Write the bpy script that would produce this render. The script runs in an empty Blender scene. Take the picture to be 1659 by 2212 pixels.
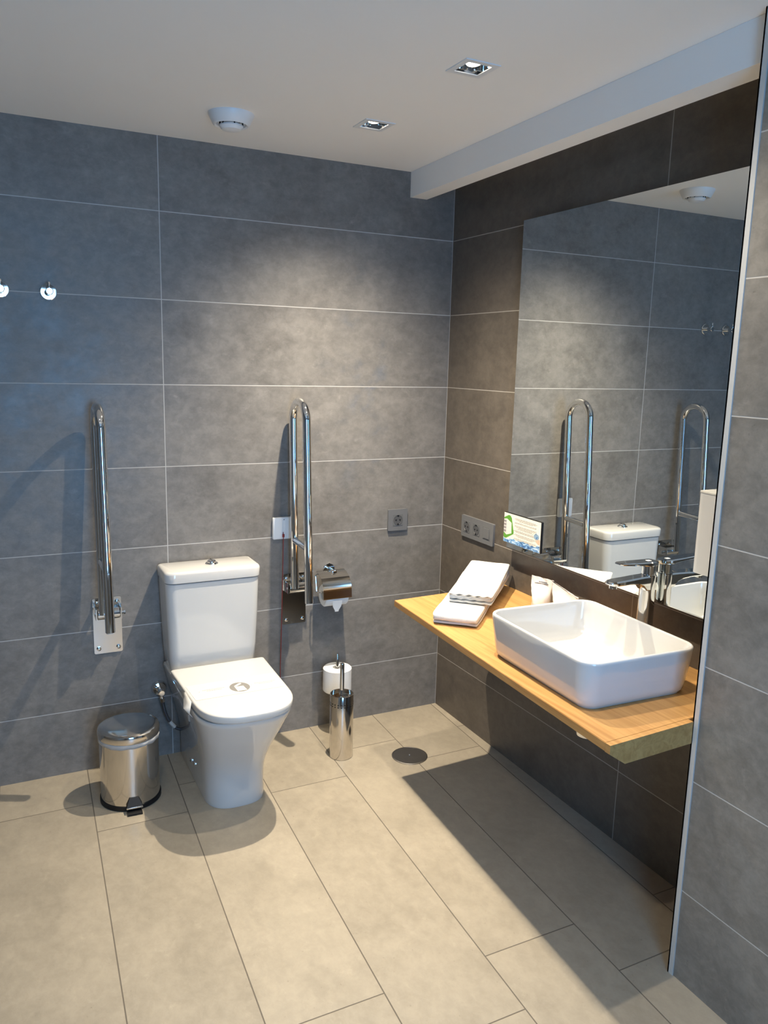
import bpy, bmesh, math, random
from math import pi, sin, cos, radians, sqrt
from mathutils import Vector, Matrix, noise

random.seed(7)
S = bpy.context.scene
COL = S.collection

# ------------------------------------------------------------------ helpers
def origin(o):
    v = Vector((0, 0, 0))
    while o is not None:
        v += o.location
        o = o.parent
    return v

def tag(o, label=None, cat=None, group=None, kind=None):
    if label: o['label'] = label
    if cat: o['category'] = cat
    if group: o['group'] = group
    if kind: o['kind'] = kind
    return o

def thing(name, label, cat, loc, group=None):
    o = bpy.data.objects.new(name, None)
    o.empty_display_size = 0.05
    COL.objects.link(o)
    o.location = loc
    return tag(o, label, cat, group)

def obj(name, geo, m, parent=None, loc=None, angle=35):
    """geo in world coordinates -> one mesh object, in local coordinates of its parent / its own origin"""
    vs, fs = geo
    if parent is not None:
        off = origin(parent); place = Vector((0, 0, 0))
    else:
        off = Vector(loc) if loc is not None else Vector((0, 0, 0)); place = off
    me = bpy.data.meshes.new(name)
    me.from_pydata([tuple(Vector(v) - off) for v in vs], [], [list(f) for f in fs])
    bm = bmesh.new(); bm.from_mesh(me)
    bmesh.ops.remove_doubles(bm, verts=bm.verts, dist=1e-6)
    bmesh.ops.recalc_face_normals(bm, faces=bm.faces)
    bm.to_mesh(me); bm.free()
    for p in me.polygons: p.use_smooth = True
    me.set_sharp_from_angle(angle=radians(angle))
    ms = m if isinstance(m, (list, tuple)) else [m]
    for x in ms: me.materials.append(x)
    o = bpy.data.objects.new(name, me)
    COL.objects.link(o)
    o.location = place
    if parent is not None: o.parent = parent
    return o

def structure(name, geo, m, parent=None, angle=35):
    o = obj(name, geo, m, parent, angle=angle)
    if parent is None: o['kind'] = 'structure'
    return o

def dup(root, loc, label, group=None):
    r = root.copy(); COL.objects.link(r); r.location = loc
    r['label'] = label
    if group: r['group'] = group
    for ch in list(root.children):
        c = ch.copy(); COL.objects.link(c); c.parent = r
        for g in ch.children:
            d = g.copy(); COL.objects.link(d); d.parent = c
    return r

def join(*geos):
    V = []; F = []
    for vs, fs in geos:
        n = len(V)
        V += [tuple(v) for v in vs]
        F += [tuple(i + n for i in f) for f in fs]
    return V, F

def bm_geo(bm):
    bm.verts.index_update()
    V = [tuple(v.co) for v in bm.verts]
    F = [tuple(v.index for v in f.verts) for f in bm.faces]
    bm.free()
    return V, F

def box(x0, x1, y0, y1, z0, z1, r=0, seg=3):
    bm = bmesh.new()
    bmesh.ops.create_cube(bm, size=1)
    for v in bm.verts:
        v.co = Vector(((x0 + x1) / 2 + v.co.x * (x1 - x0), (y0 + y1) / 2 + v.co.y * (y1 - y0), (z0 + z1) / 2 + v.co.z * (z1 - z0)))
    if r > 0:
        bmesh.ops.bevel(bm, geom=list(bm.edges), offset=r, segments=seg, profile=0.5, affect='EDGES')
    return bm_geo(bm)

def xf(geo, M):
    return [tuple(M @ Vector(v)) for v in geo[0]], geo[1]

def loft(rings, cap0=True, cap1=True, closed=True):
    n = len(rings[0]); V = [p for r in rings for p in r]; F = []
    for i in range(len(rings) - 1):
        for j in range(n if closed else n - 1):
            k = (j + 1) % n
            F.append((i * n + j, i * n + k, (i + 1) * n + k, (i + 1) * n + j))
    if cap0: F.append(tuple(range(n - 1, -1, -1)))
    if cap1: F.append(tuple((len(rings) - 1) * n + j for j in range(n)))
    return V, F

def prism(poly, z0, z1, axis='z'):
    """extrude a 2-D outline: axis z -> (x,y); x -> (y,z); y -> (x,z)"""
    def P(a, b, c):
        return {'z': (a, b, c), 'x': (c, a, b), 'y': (a, c, b)}[axis]
    return loft([[P(a, b, z0) for a, b in poly], [P(a, b, z1) for a, b in poly]])

def lathe(prof, c, axis='z', n=40, cap0=True, cap1=True):
    """prof: (radius, height) pairs along axis, c centre"""
    rings = []
    for r, h in prof:
        ring = []
        for i in range(n):
            a = 2 * pi * i / n
            u, v = r * cos(a), r * sin(a)
            p = {'z': (u, v, h), 'y': (u, h, v), 'x': (h, u, v)}[axis]
            ring.append((c[0] + p[0], c[1] + p[1], c[2] + p[2]))
        rings.append(ring)
    return loft(rings, cap0, cap1)

def tube(path, r, n=14, cap=True):
    pts = [Vector(p) for p in path]
    rr = r if isinstance(r, (list, tuple)) else [r] * len(pts)
    T = []
    for i in range(len(pts)):
        a = pts[max(0, i - 1)]; b = pts[min(len(pts) - 1, i + 1)]
        T.append((b - a).normalized())
    t0 = T[0]
    ref = Vector((0, 0, 1)) if abs(t0.z) < 0.9 else Vector((1, 0, 0))
    u = t0.cross(ref).normalized()
    rings = []
    for i, p in enumerate(pts):
        t = T[i]
        u = (u - t * u.dot(t)).normalized()
        w = t.cross(u)
        rings.append([tuple(p + (u * cos(2 * pi * j / n) + w * sin(2 * pi * j / n)) * rr[i]) for j in range(n)])
    return loft(rings, cap, cap)

def bez(p0, p1, p2, p3, n=16):
    p0, p1, p2, p3 = map(Vector, (p0, p1, p2, p3)); out = []
    for i in range(n + 1):
        t = i / n; s = 1 - t
        out.append(p0 * s ** 3 + p1 * 3 * s * s * t + p2 * 3 * s * t * t + p3 * t ** 3)
    return out

def rrect(x0, x1, y0, y1, r, n=8):
    """rounded rectangle outline; r one radius or four (x0y0, x1y0, x1y1, x0y1)"""
    rs = r if isinstance(r, (list, tuple)) else [r] * 4
    cs = [(x0, y0, 1, 1, pi), (x1, y0, -1, 1, 1.5 * pi), (x1, y1, -1, -1, 0), (x0, y1, 1, -1, .5 * pi)]
    out = []
    for (cx, cy, sx, sy, a0), q in zip(cs, rs):
        q = max(q, 1e-4)
        ox, oy = cx + sx * q, cy + sy * q
        for i in range(n + 1):
            a = a0 + .5 * pi * i / n
            out.append((ox + q * cos(a), oy + q * sin(a)))
    return out

# ------------------------------------------------------------------ materials
def mat(name):
    m = bpy.data.materials.new(name); m.use_nodes = True
    nt = m.node_tree
    return m, nt, nt.nodes['Principled BSDF']

def pbsdf(name, color, rough=.4, metal=0, spec=.5, coat=0, coat_rough=.03, noise_amt=0, noise_scale=30, bump=0, bump_scale=200, sss=0, trans=0, stretch=None):
    m, nt, b = mat(name)
    b.inputs['Base Color'].default_value = (*color, 1)
    b.inputs['Roughness'].default_value = rough
    b.inputs['Metallic'].default_value = metal
    b.inputs['Specular IOR Level'].default_value = spec
    b.inputs['Coat Weight'].default_value = coat
    b.inputs['Coat Roughness'].default_value = coat_rough
    b.inputs['Transmission Weight'].default_value = trans
    if sss:
        b.inputs['Subsurface Weight'].default_value = sss
        b.inputs['Subsurface Radius'].default_value = (.01, .01, .01)
    tc = nt.nodes.new('ShaderNodeTexCoord')
    vec = tc.outputs['Object']
    if stretch:
        mp = nt.nodes.new('ShaderNodeMapping'); mp.inputs['Scale'].default_value = stretch
        nt.links.new(vec, mp.inputs['Vector']); vec = mp.outputs['Vector']
    n = nt.nodes.new('ShaderNodeTexNoise'); n.inputs['Scale'].default_value = noise_scale
    n.inputs['Detail'].default_value = 4
    nt.links.new(vec, n.inputs['Vector'])
    if noise_amt:
        mx = nt.nodes.new('ShaderNodeMix'); mx.data_type = 'RGBA'
        mx.inputs[6].default_value = (*[max(0, c * (1 - noise_amt)) for c in color], 1)
        mx.inputs[7].default_value = (*[min(1, c * (1 + noise_amt)) for c in color], 1)
        nt.links.new(n.outputs['Fac'], mx.inputs[0])
        nt.links.new(mx.outputs[2], b.inputs['Base Color'])
    else:
        mr = nt.nodes.new('ShaderNodeMapRange')
        mr.inputs['To Min'].default_value = max(0, rough * .9); mr.inputs['To Max'].default_value = rough * 1.1 + .002
        nt.links.new(n.outputs['Fac'], mr.inputs['Value'])
        nt.links.new(mr.outputs['Result'], b.inputs['Roughness'])
    if bump:
        n2 = nt.nodes.new('ShaderNodeTexNoise'); n2.inputs['Scale'].default_value = bump_scale
        nt.links.new(vec, n2.inputs['Vector'])
        bp = nt.nodes.new('ShaderNodeBump'); bp.inputs['Strength'].default_value = bump; bp.inputs['Distance'].default_value = .002
        nt.links.new(n2.outputs['Fac'], bp.inputs['Height'])
        nt.links.new(bp.outputs['Normal'], b.inputs['Normal'])
    return m

class NG:
    """tiny math-node writer"""
    def __init__(s, nt): s.nt = nt
    def m(s, op, a, b=None, c=None, clamp=False):
        n = s.nt.nodes.new('ShaderNodeMath'); n.operation = op; n.use_clamp = clamp
        for i, v in enumerate((a, b, c)):
            if v is None: continue
            if isinstance(v, (int, float)): n.inputs[i].default_value = v
            else: s.nt.links.new(v, n.inputs[i])
        return n.outputs[0]
    def mix(s, f, a, b):
        n = s.nt.nodes.new('ShaderNodeMix'); n.data_type = 'RGBA'
        for i, v in ((0, f), (6, a), (7, b)):
            if isinstance(v, (int, float)): n.inputs[i].default_value = v
            elif isinstance(v, tuple): n.inputs[i].default_value = (*v, 1)
            else: s.nt.links.new(v, n.inputs[i])
        return n.outputs[2]
    def noise(s, vec, scale, detail=5, rough=.6, dist=0):
        n = s.nt.nodes.new('ShaderNodeTexNoise'); n.inputs['Scale'].default_value = scale
        n.inputs['Detail'].default_value = detail; n.inputs['Roughness'].default_value = rough
        n.inputs['Distortion'].default_value = dist
        s.nt.links.new(vec, n.inputs['Vector']); return n.outputs['Fac']
    def ramp(s, f, lo, hi):
        n = s.nt.nodes.new('ShaderNodeMapRange'); n.interpolation_type = 'SMOOTHSTEP'
        n.inputs['From Min'].default_value = lo; n.inputs['From Max'].default_value = hi
        s.nt.links.new(f, n.inputs['Value']); return n.outputs['Result']

def tile_material(name, kind, base, grout, rough=.42, gw=.0028, contrast=.48):
    """large concrete-look porcelain tiles with grout. kind: 'back' (x,z), 'side' (y,z), 'floor' (x,y)"""
    m, nt, b = mat(name); g = NG(nt)
    tc = nt.nodes.new('ShaderNodeTexCoord')
    sx = nt.nodes.new('ShaderNodeSeparateXYZ'); nt.links.new(tc.outputs['Object'], sx.inputs[0])
    X, Y, Z = sx.outputs
    if kind == 'floor':
        u = g.m('SUBTRACT', X, g.m('MULTIPLY', Y, .0435))
        us = g.m('DIVIDE', g.m('ADD', u, 0.024 + .2995 * 20), .2995)
        row = g.m('FLOOR', us)
        odd = g.m('FLOORED_MODULO', row, 2.0)
        vv = g.m('ADD', Y, g.m('MULTIPLY_ADD', odd, FLOOR_STEP, 0.25 + 1.2 * 10))
        vs = g.m('DIVIDE', vv, 1.2)
        W, L = .2995, 1.2
    else:
        us = g.m('DIVIDE', g.m('ADD', Z, .3 - .2459), .3)
        row = g.m('FLOOR', us)
        vs = g.m('ADD', g.m('DIVIDE', X if kind == 'back' else Y, 1.2 if kind == 'back' else 1.178), 20.0)
        W, L = .3, 1.2
    col = g.m('FLOOR', vs)
    fu = g.m('FRACT', us); fv = g.m('FRACT', vs)
    du = g.m('MULTIPLY', g.m('MINIMUM', fu, g.m('SUBTRACT', 1.0, fu)), W)
    dv = g.m('MULTIPLY', g.m('MINIMUM', fv, g.m('SUBTRACT', 1.0, fv)), L)
    d = g.m('MINIMUM', du, dv)
    gm = g.m('SUBTRACT', 1.0, g.ramp(d, gw * .35, gw * .75))          # 1 in the joint
    wn = nt.nodes.new('ShaderNodeTexWhiteNoise'); wn.noise_dimensions = '2D'
    cb = nt.nodes.new('ShaderNodeCombineXYZ'); nt.links.new(row, cb.inputs[0]); nt.links.new(col, cb.inputs[1])
    nt.links.new(cb.outputs[0], wn.inputs['Vector'])
    # every tile shows its own piece of the cloudy pattern
    off = nt.nodes.new('ShaderNodeVectorMath'); off.operation = 'MULTIPLY_ADD'
    nt.links.new(wn.outputs['Color'], off.inputs[0]); off.inputs[1].default_value = (9, 9, 9)
    nt.links.new(tc.outputs['Object'], off.inputs[2])
    vec = off.outputs[0]
    st = nt.nodes.new('ShaderNodeMapping')
    st.inputs['Scale'].default_value = {'back': (.85, 1, 1.1), 'side': (1, .85, 1.1), 'floor': (1.05, .8, 1)}[kind]
    nt.links.new(vec, st.inputs['Vector']); vec = st.outputs['Vector']
    cloud = g.ramp(g.noise(vec, 6.0, 9, .74, .15), .32, .68)
    fine = g.ramp(g.noise(vec, 30, 6, .72, .3), .30, .70)
    smudge = g.ramp(g.noise(vec, 21, 6, .72, .4), .56, .76)
    pits = g.ramp(g.noise(vec, 95, 2, .5), .70, .78)
    v = g.m('ADD', g.m('MULTIPLY', g.m('SUBTRACT', cloud, .5), contrast * .60), g.m('MULTIPLY', g.m('SUBTRACT', fine, .5), contrast * .55))
    v = g.m('ADD', v, g.m('MULTIPLY', smudge, contrast * .55))
    v = g.m('SUBTRACT', v, g.m('MULTIPLY', pits, .14))
    v = g.m('ADD', v, g.m('MULTIPLY', g.m('SUBTRACT', wn.outputs['Value'], .5), .09))
    v = g.m('ADD', v, 1.0)
    vm = nt.nodes.new('ShaderNodeVectorMath'); vm.operation = 'SCALE'
    vm.inputs[0].default_value = base; nt.links.new(v, vm.inputs['Scale'])
    nt.links.new(g.mix(gm, vm.outputs[0], grout), b.inputs['Base Color'])
    rg = g.m('MULTIPLY_ADD', cloud, .22, rough - .11)
    nt.links.new(g.m('MAXIMUM', rg, g.m('MULTIPLY', gm, .85)), b.inputs['Roughness'])
    b.inputs['Specular IOR Level'].default_value = .42
    bp = nt.nodes.new('ShaderNodeBump'); bp.inputs['Strength'].default_value = .35; bp.inputs['Distance'].default_value = .002
    nt.links.new(g.m('SUBTRACT', g.m('MULTIPLY', fine, .12), g.m('ADD', gm, g.m('MULTIPLY', pits, .25))), bp.inputs['Height'])
    nt.links.new(bp.outputs['Normal'], b.inputs['Normal'])
    return m

FLOOR_STEP = 0.19
M = {}
WALL = (.190, .180, .169)
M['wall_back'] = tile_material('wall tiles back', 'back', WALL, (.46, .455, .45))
M['wall_side_shaded'] = tile_material('wall tiles side shaded', 'side', (.112, .096, .080), (.34, .32, .295))  # same tiles, darker and browner: the right wall's shade is in the colour
M['wall_partition'] = tile_material('wall tiles partition', 'side', (.20, .185, .163), (.46, .44, .41))
M['floor'] = tile_material('floor tiles', 'floor', (.335, .295, .232), (.13, .112, .09), rough=.46, gw=.0030, contrast=.24)
M['paint'] = pbsdf('white matt paint', (.88, .865, .84), .9, spec=.2, noise_amt=.015, noise_scale=3)
M['plaster'] = pbsdf('pale plaster', (.55, .54, .52), .9, spec=.2, noise_amt=.03, noise_scale=4)
M['porcelain'] = pbsdf('glazed porcelain', (.60, .60, .595), .09, spec=.5, coat=.5)
M['seat'] = pbsdf('white seat plastic', (.57, .57, .56), .18, spec=.5)
M['chrome'] = pbsdf('polished chrome', (.80, .80, .80), .045, metal=1)
M['steel'] = pbsdf('polished stainless steel', (.66, .63, .59), .12, metal=1)
M['satin'] = pbsdf('satin stainless steel', (.68, .66, .63), .27, metal=1, stretch=(60, 1, 1))
M['darksteel'] = pbsdf('brushed drain steel', (.30, .29, .28), .33, metal=1)
M['black'] = pbsdf('black plastic', (.008, .008, .009), .5, spec=.3)
M['dark'] = pbsdf('dark hollow', (.01, .01, .01), .8)
M['whiteplastic'] = pbsdf('white plastic', (.78, .79, .80), .35)
M['greyplastic'] = pbsdf('silver grey plastic', (.17, .175, .185), .45, spec=.5, metal=.2)
M['socket'] = pbsdf('grey socket insert', (.13, .135, .14), .4)
M['socketcup_shaded'] = pbsdf('shaded grey socket cup', (.085, .088, .095), .35)  # darkened to paint the shade of a deeper recess
M['alu'] = pbsdf('anodised aluminium edge', (.60, .60, .585), .42, metal=.25)
M['paper'] = pbsdf('white tissue paper', (.86, .86, .85), .95, spec=.1, bump=.3, bump_scale=300)
M['band'] = pbsdf('thin white paper', (.565, .565, .555), .8, spec=.2)
M['print'] = pbsdf('grey print', (.20, .195, .19), .8)
M['faintprint'] = pbsdf('pale grey print', (.33, .33, .325), .8)
M['cotton'] = pbsdf('white terry cotton', (.72, .71, .685), 1.0, spec=.1, bump=.9, bump_scale=520, noise_amt=.02, noise_scale=200)
M['wrap'] = pbsdf('milky plastic wrap', (.80, .79, .77), .35, spec=.5)
M['liner'] = pbsdf('translucent bin liner', (.72, .71, .70), .35, trans=.35)
M['red'] = pbsdf('red cord', (.30, .035, .03), .7)
M['mirror'] = pbsdf('silvered mirror glass', (.80, .835, .83), .0, metal=1)
M['mirroredge'] = pbsdf('dark mirror edge', (.05, .055, .055), .25)
M['rubber'] = pbsdf('braided hose', (.10, .10, .11), .35, metal=.7, bump=.6, bump_scale=600)
M['green'] = pbsdf('green print', (.10, .30, .035), .5)
M['cardwhite'] = pbsdf('printed card white', (.80, .78, .68), .5)
M['cardtext'] = pbsdf('grey card text', (.27, .26, .26), .6)
M['cardgrey'] = pbsdf('grey card print', (.28, .26, .27), .6)
M['cardpale'] = pbsdf('pale card print', (.66, .65, .62), .6)
M['skin'] = pbsdf('skin coloured card print', (.70, .44, .33), .6)
M['palewrap'] = pbsdf('drop blue print', (.24, .36, .50), .4)

def water_print():
    m, nt, b = mat('blue water splash print'); g = NG(nt)
    tc = nt.nodes.new('ShaderNodeTexCoord')
    mp = nt.nodes.new('ShaderNodeMapping'); mp.inputs['Scale'].default_value = (1, .6, 1.5); nt.links.new(tc.outputs['Object'], mp.inputs['Vector'])
    f = g.noise(mp.outputs['Vector'], 60, 3, .6, 1.5)
    c = g.mix(g.ramp(f, .40, .52), (.03, .10, .27), (.16, .34, .60))
    c = g.mix(g.ramp(f, .54, .66), c, (.62, .74, .85))
    nt.links.new(c, b.inputs['Base Color']); b.inputs['Roughness'].default_value = .5
    return m
M['water'] = water_print()

def oak(name):
    m, nt, b = mat(name); g = NG(nt)
    tc = nt.nodes.new('ShaderNodeTexCoord')
    mp = nt.nodes.new('ShaderNodeMapping'); mp.inputs['Scale'].default_value = (26, 1.3, 26)
    mp.inputs['Rotation'].default_value = (0, 0, radians(2.8))
    nt.links.new(tc.outputs['Object'], mp.inputs['Vector'])
    a = g.noise(mp.outputs['Vector'], 1.6, 6, .62, 1.3)
    f = g.noise(mp.outputs['Vector'], 7, 4, .7, .3)
    c = g.mix(g.ramp(a, .28, .72), (.37, .19, .060), (.51, .29, .105))
    c = g.mix(g.m('MULTIPLY', g.ramp(f, .56, .74), .35), c, (.29, .15, .055))
    nt.links.new(c, b.inputs['Base Color'])
    b.inputs['Roughness'].default_value = .48
    b.inputs['Specular IOR Level'].default_value = .35
    bp = nt.nodes.new('ShaderNodeBump'); bp.inputs['Strength'].default_value = .12; bp.inputs['Distance'].default_value = .001
    nt.links.new(f, bp.inputs['Height']); nt.links.new(bp.outputs['Normal'], b.inputs['Normal'])
    return m
M['oak'] = oak('varnished oak')

def emis(name, col, st):
    m = bpy.data.materials.new(name); m.use_nodes = True; nt = m.node_tree
    nt.nodes.remove(nt.nodes['Principled BSDF'])
    e = nt.nodes.new('ShaderNodeEmission'); e.inputs[0].default_value = (*col, 1); e.inputs[1].default_value = st
    nt.links.new(e.outputs[0], nt.nodes['Material Output'].inputs[0]); return m
M['bulb'] = emis('lamp lens', (1, .86, .66), 24)

# ------------------------------------------------------------------ room
H = 2.2938
XL, YF = -2.75, -3.45            # left wall, front wall (behind the photographer)
PX, PY = -.278, -1.698           # face and free end of the right-hand partition
structure('floor', box(XL - .1, .1, YF - 1.6, .1, -.06, 0), M['floor'])
structure('wall_back', box(XL - .1, .1, 0, .1, 0, H + .12), M['wall_back'])
structure('wall_right', box(0, .1, YF, 0, 0, H + .12), M['wall_side_shaded'])
structure('wall_left', box(XL - .1, XL, YF, 0, 0, H + .12), M['wall_partition'])
structure('wall_partition', box(PX, 0, YF, PY, 0, H), M['wall_partition'])
DX0, DX1, DZ0, DZ = -1.80, -1.00, .38, 2.15      # window opening
structure('wall_front', join(box(XL - .1, DX0, YF - .1, YF, 0, H + .12), box(DX1, .1, YF - .1, YF, 0, H + .12),
                             box(DX0, DX1, YF - .1, YF, DZ, H + .12), box(DX0, DX1, YF - .1, YF, 0, DZ0)), M['wall_back'])
structure('window_1', join(box(DX0, DX0 + .05, YF - .11, YF + .012, DZ0, DZ), box(DX1 - .05, DX1, YF - .11, YF + .012, DZ0, DZ),
                           box(DX0 + .05, DX1 - .05, YF - .11, YF + .012, DZ - .05, DZ), box(DX0 + .05, DX1 - .05, YF - .11, YF + .012, DZ0, DZ0 + .05)), M['paint'])

# ceiling with square openings for the recessed spots
LIGHTS = [(-.614, -.503), (-.614, -1.088), (-.614, -1.675), (-1.63, -1.088), (-1.63, -1.675), (-1.63, -2.26)]
OP = .035
xs = [XL - .1, -1.63 - OP, -1.63 + OP, -.614 - OP, -.614 + OP, .1]
ys = [.1]
for ly in (-.503, -1.088, -1.675, -2.26): ys += [ly + OP, ly - OP]
ys.append(YF - .1)
HOLES = {(3, 1), (3, 3), (3, 5), (1, 3), (1, 5), (1, 7)}
V = []; F = []
for i in range(5):
    for j in range(len(ys) - 1):
        if (i, j) in HOLES: continue
        n = len(V)
        V += [(xs[i], ys[j], H), (xs[i + 1], ys[j], H), (xs[i + 1], ys[j + 1], H), (xs[i], ys[j + 1], H)]
        F.append((n, n + 1, n + 2, n + 3))
slab = (V, F)
roof = box(XL - .1, .1, YF - .1, .1, H + .12, H + .18)
structure('ceiling', join(slab, roof), M['paint'])

# boxed beam along the mirror wall (runs slightly skewed to it)
K = .0285
def sk(x, y): return x + K * y
beam = prism([(sk(-.208, -.001), -.001), (sk(-.132, -.001), -.001), (sk(-.132, PY + .001), PY + .001), (sk(-.208, PY + .001), PY + .001)], 2.197, H - .0005)
structure('trim_1', beam, M['paint'], angle=20)
structure('trim_2', join(box(PX - .0035, PX + .012, PY - .001, PY + .003, 0, H), box(PX - .0035, PX, PY - .014, PY + .003, 0, H)), M['alu'])

# ------------------------------------------------------------------ recessed spots
def downlight(i, lx, ly, label):
    t = thing('downlight', label, 'ceiling light', (lx, ly, H), 'square recessed ceiling spots')
    o = .0515
    fr = join(*[box(lx + a, lx + b, ly + c, ly + d, H - .003, H - .0002) for a, b, c, d in
                ((-o, o, OP, o), (-o, o, -o, -OP), (-o, -OP, -OP, OP), (OP, o, -OP, OP))])
    obj('trim_frame', fr, M['whiteplastic'], t)
    # reflector: square funnel narrowing to a round lamp
    q = []
    for s, z in ((OP, H - .001), (OP * .97, H + .012), (OP * .80, H + .045)):
        q.append([(lx + a * s, ly + b * s, z) for a, b in ((-1, -1), (1, -1), (1, 1), (-1, 1))])
    obj('reflector', loft(q, False, True), M['chrome'], t, angle=20)
    ax = Matrix.Translation((lx, ly - .004, H + .017)) @ Matrix.Rotation(radians(-12), 4, 'X')
    obj('lamp_ring', xf(lathe([(.023, .012), (.0235, -.004), (.0215, -.0055), (.0205, 0)], (0, 0, 0), cap0=True, cap1=False), ax), M['chrome'], t)
    obj('lamp_lens', xf(lathe([(.0205, -.001), (.019, -.003), (.008, -.0045)], (0, 0, 0), n=32), ax), M['bulb'], t)
labels = ['square recessed ceiling spot nearest the back wall, right of the smoke detector',
          'square recessed ceiling spot higher in the photo, above the countertop end',
          'third square recessed ceiling spot from the back wall in the row along the mirror', 'first square recessed ceiling spot of the left row, nearest the grab bar',
          'middle square recessed ceiling spot of the left row', 'square recessed ceiling spot of the left row nearest the window']
for i, (lx, ly) in enumerate(LIGHTS): downlight(i, lx, ly, labels[i])

SPOT_W = [262, 78, 58, 12, 42, 66]
for i, (lx, ly) in enumerate(LIGHTS):
    L = bpy.data.lights.new('spot_beam', 'SPOT')
    L.energy = SPOT_W[i]; L.color = (1, .86, .655); L.spot_size = radians(150); L.spot_blend = .5; L.shadow_soft_size = .013
    L.use_nodes = True; nt = L.node_tree; g = NG(nt)
    em = [n for n in nt.nodes if n.type == 'EMISSION'][0]
    ge = nt.nodes.new('ShaderNodeNewGeometry')
    sp = nt.nodes.new('ShaderNodeSeparateXYZ'); nt.links.new(ge.outputs['Incoming'], sp.inputs[0])
    th = g.m('ARCCOSINE', g.m('MINIMUM', g.m('ABSOLUTE', sp.outputs[2]), 1.0))
    gauss = g.m('EXPONENT', g.m('MULTIPLY', g.m('POWER', g.m('DIVIDE', th, radians(37)), 3.0), -1.0))
    nt.links.new(g.m('MULTIPLY', gauss, 1.0), em.inputs['Strength'])
    o = bpy.data.objects.new('spot_beam', L); COL.objects.link(o); o.location = (lx, ly, H - .006)

# daylight through the window behind the photographer
w = bpy.data.worlds.new('daylight'); S.world = w; w.use_nodes = True
bg = w.node_tree.nodes['Background']
bg.inputs[0].default_value = (.22, .54, 1.0, 1); bg.inputs[1].default_value = 12.0
P = bpy.data.lights.new('window_portal', 'AREA'); P.shape = 'RECTANGLE'; P.size = DX1 - DX0; P.size_y = DZ - DZ0
P.cycles.is_portal = True
po = bpy.data.objects.new('window_portal', P); COL.objects.link(po)
po.location = ((DX0 + DX1) / 2, YF - .12, (DZ + DZ0) / 2); po.rotation_euler = (radians(90), 0, 0)

# ------------------------------------------------------------------ smoke detector
t = thing('smoke_detector', 'round white smoke detector on the ceiling, left of the square spots', 'smoke detector', (-1.045, -.37, H))
c = (-1.045, -.37, H)
obj('base_ring', lathe([(.0715, 0), (.0715, -.004), (.057, -.031), (.052, -.034), (.047, -.031), (.045, -.022), (.03, -.02)], c, cap0=False, cap1=False, n=56), M['whiteplastic'], t)
obj('sensor_cap', lathe([(.024, -.021), (.024, -.032), (.037, -.033), (.037, -.037), (.030, -.046), (.015, -.050), (.004, -.0505)], c, n=48), M['whiteplastic'], t)
for k in range(6):
    a = k * pi / 3 - pi / 2
    obj('vent_rib', box(c[0] + .036 * cos(a) - .002, c[0] + .036 * cos(a) + .002, c[1] + .036 * sin(a) - .002, c[1] + .036 * sin(a) + .002, H - .034, H - .02), M['black'], t)

# ------------------------------------------------------------------ mirror, card, dispenser
MX, MY0, MY1, MZ0, MZ1 = -.0376, -.543, PY + .002, .866, 2.051
t = thing('wall_mirror', 'large frameless rectangular mirror above the oak countertop', 'mirror', (0, (MY0 + MY1) / 2, MZ0))
obj('glass', box(MX, MX + .005, MY1, MY0, MZ0, MZ1), M['mirror'], t)
obj('backing', box(MX + .0052, -.0005, MY1, MY0 - .012, MZ0 + .012, MZ1 - .012), M['mirroredge'], t)

CX = -.041
t = thing('information_card', 'white printed card with green emblem and blue water, stuck on the lower mirror corner', 'card', (CX, -.64, .885))
y0, y1, z0, z1 = -.752, -.527, .886, .998
obj('card', box(CX - .0012, CX + .0012, y0, y1, z0, z1), M['cardwhite'], t)
obj('card_gap_shadow', join(box(CX - .001, CX + .003, y0 - .003, y0 - .0002, z0, z1 + .001), box(CX - .001, CX + .003, y0, y1 - .002, z1 + .0002, z1 + .0022)), M['black'], t)  # black strips paint the gap shadow and mirror reflection beside the card
def flat(poly, d=.0005):       # outline in card coordinates: a 0..1 from left to right, b 0..1 from bottom to top
    return prism([(y1 + a * (y0 - y1), z0 + b * (z1 - z0)) for a, b in poly], CX - .0012 - d, CX - .00125, axis='x')
GA = [(0.004, .83), (.13, .945), (.18, .93), (.215, .86), (.285, .40), (.275, .34), (.08, .14), (.03, .13), (.004, .17)]
obj('green_emblem', flat(GA, .0004), M['green'], t)
obj('building_wall', flat([(.075, .80), (.085, .805), (.215, .70), (.225, .345), (.09, .255), (.075, .26)], .0008), M['cardpale'], t)
obj('building_front', flat([(.004, .775), (.075, .80), (.075, .26), (.004, .33)], .0007), M['cardpale'], t)
obj('balconies', join(*[flat([(.004, b), (.072, b + .012), (.072, b - .07), (.004, b - .06)], .0011) for b in (.74, .63, .52, .41)]), M['cardgrey'], t)
wv = [(0.004, .005), (.995, .005), (.995, .25), (.97, .22), (.94, .26), (.90, .17), (.85, .15), (.80, .17), (.75, .14), (.68, .19), (.62, .17),
      (.55, .20), (.48, .16), (.42, .17), (.36, .13), (.30, .19), (.24, .15), (.18, .17), (.10, .10), (.004, .13)]
obj('water_splash', flat([(a, b) for a, b in wv], .0003), M['water'], t)
rnd = random.Random(4)
lines = []
for blk, (bt, nl) in enumerate(((.905, 4), (.765, 2), (.66, 5), (.50, 3), (.375, 4), (.235, 3))):
    for k in range(nl):
        b = bt - k * .0265
        hw = (.30, .33, .27, .20, .24)[k % 5] * rnd.uniform(.9, 1.0)
        a = .60 - hw
        while a < .60 + hw - .02:
            wd = min(rnd.uniform(.02, .07), .60 + hw - a)
            lines.append(flat([(a, b), (a + wd, b), (a + wd, b - .011), (a, b - .011)], .0003)); a += wd + .009
obj('text_lines', join(*lines), M['cardtext'], t)
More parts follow.
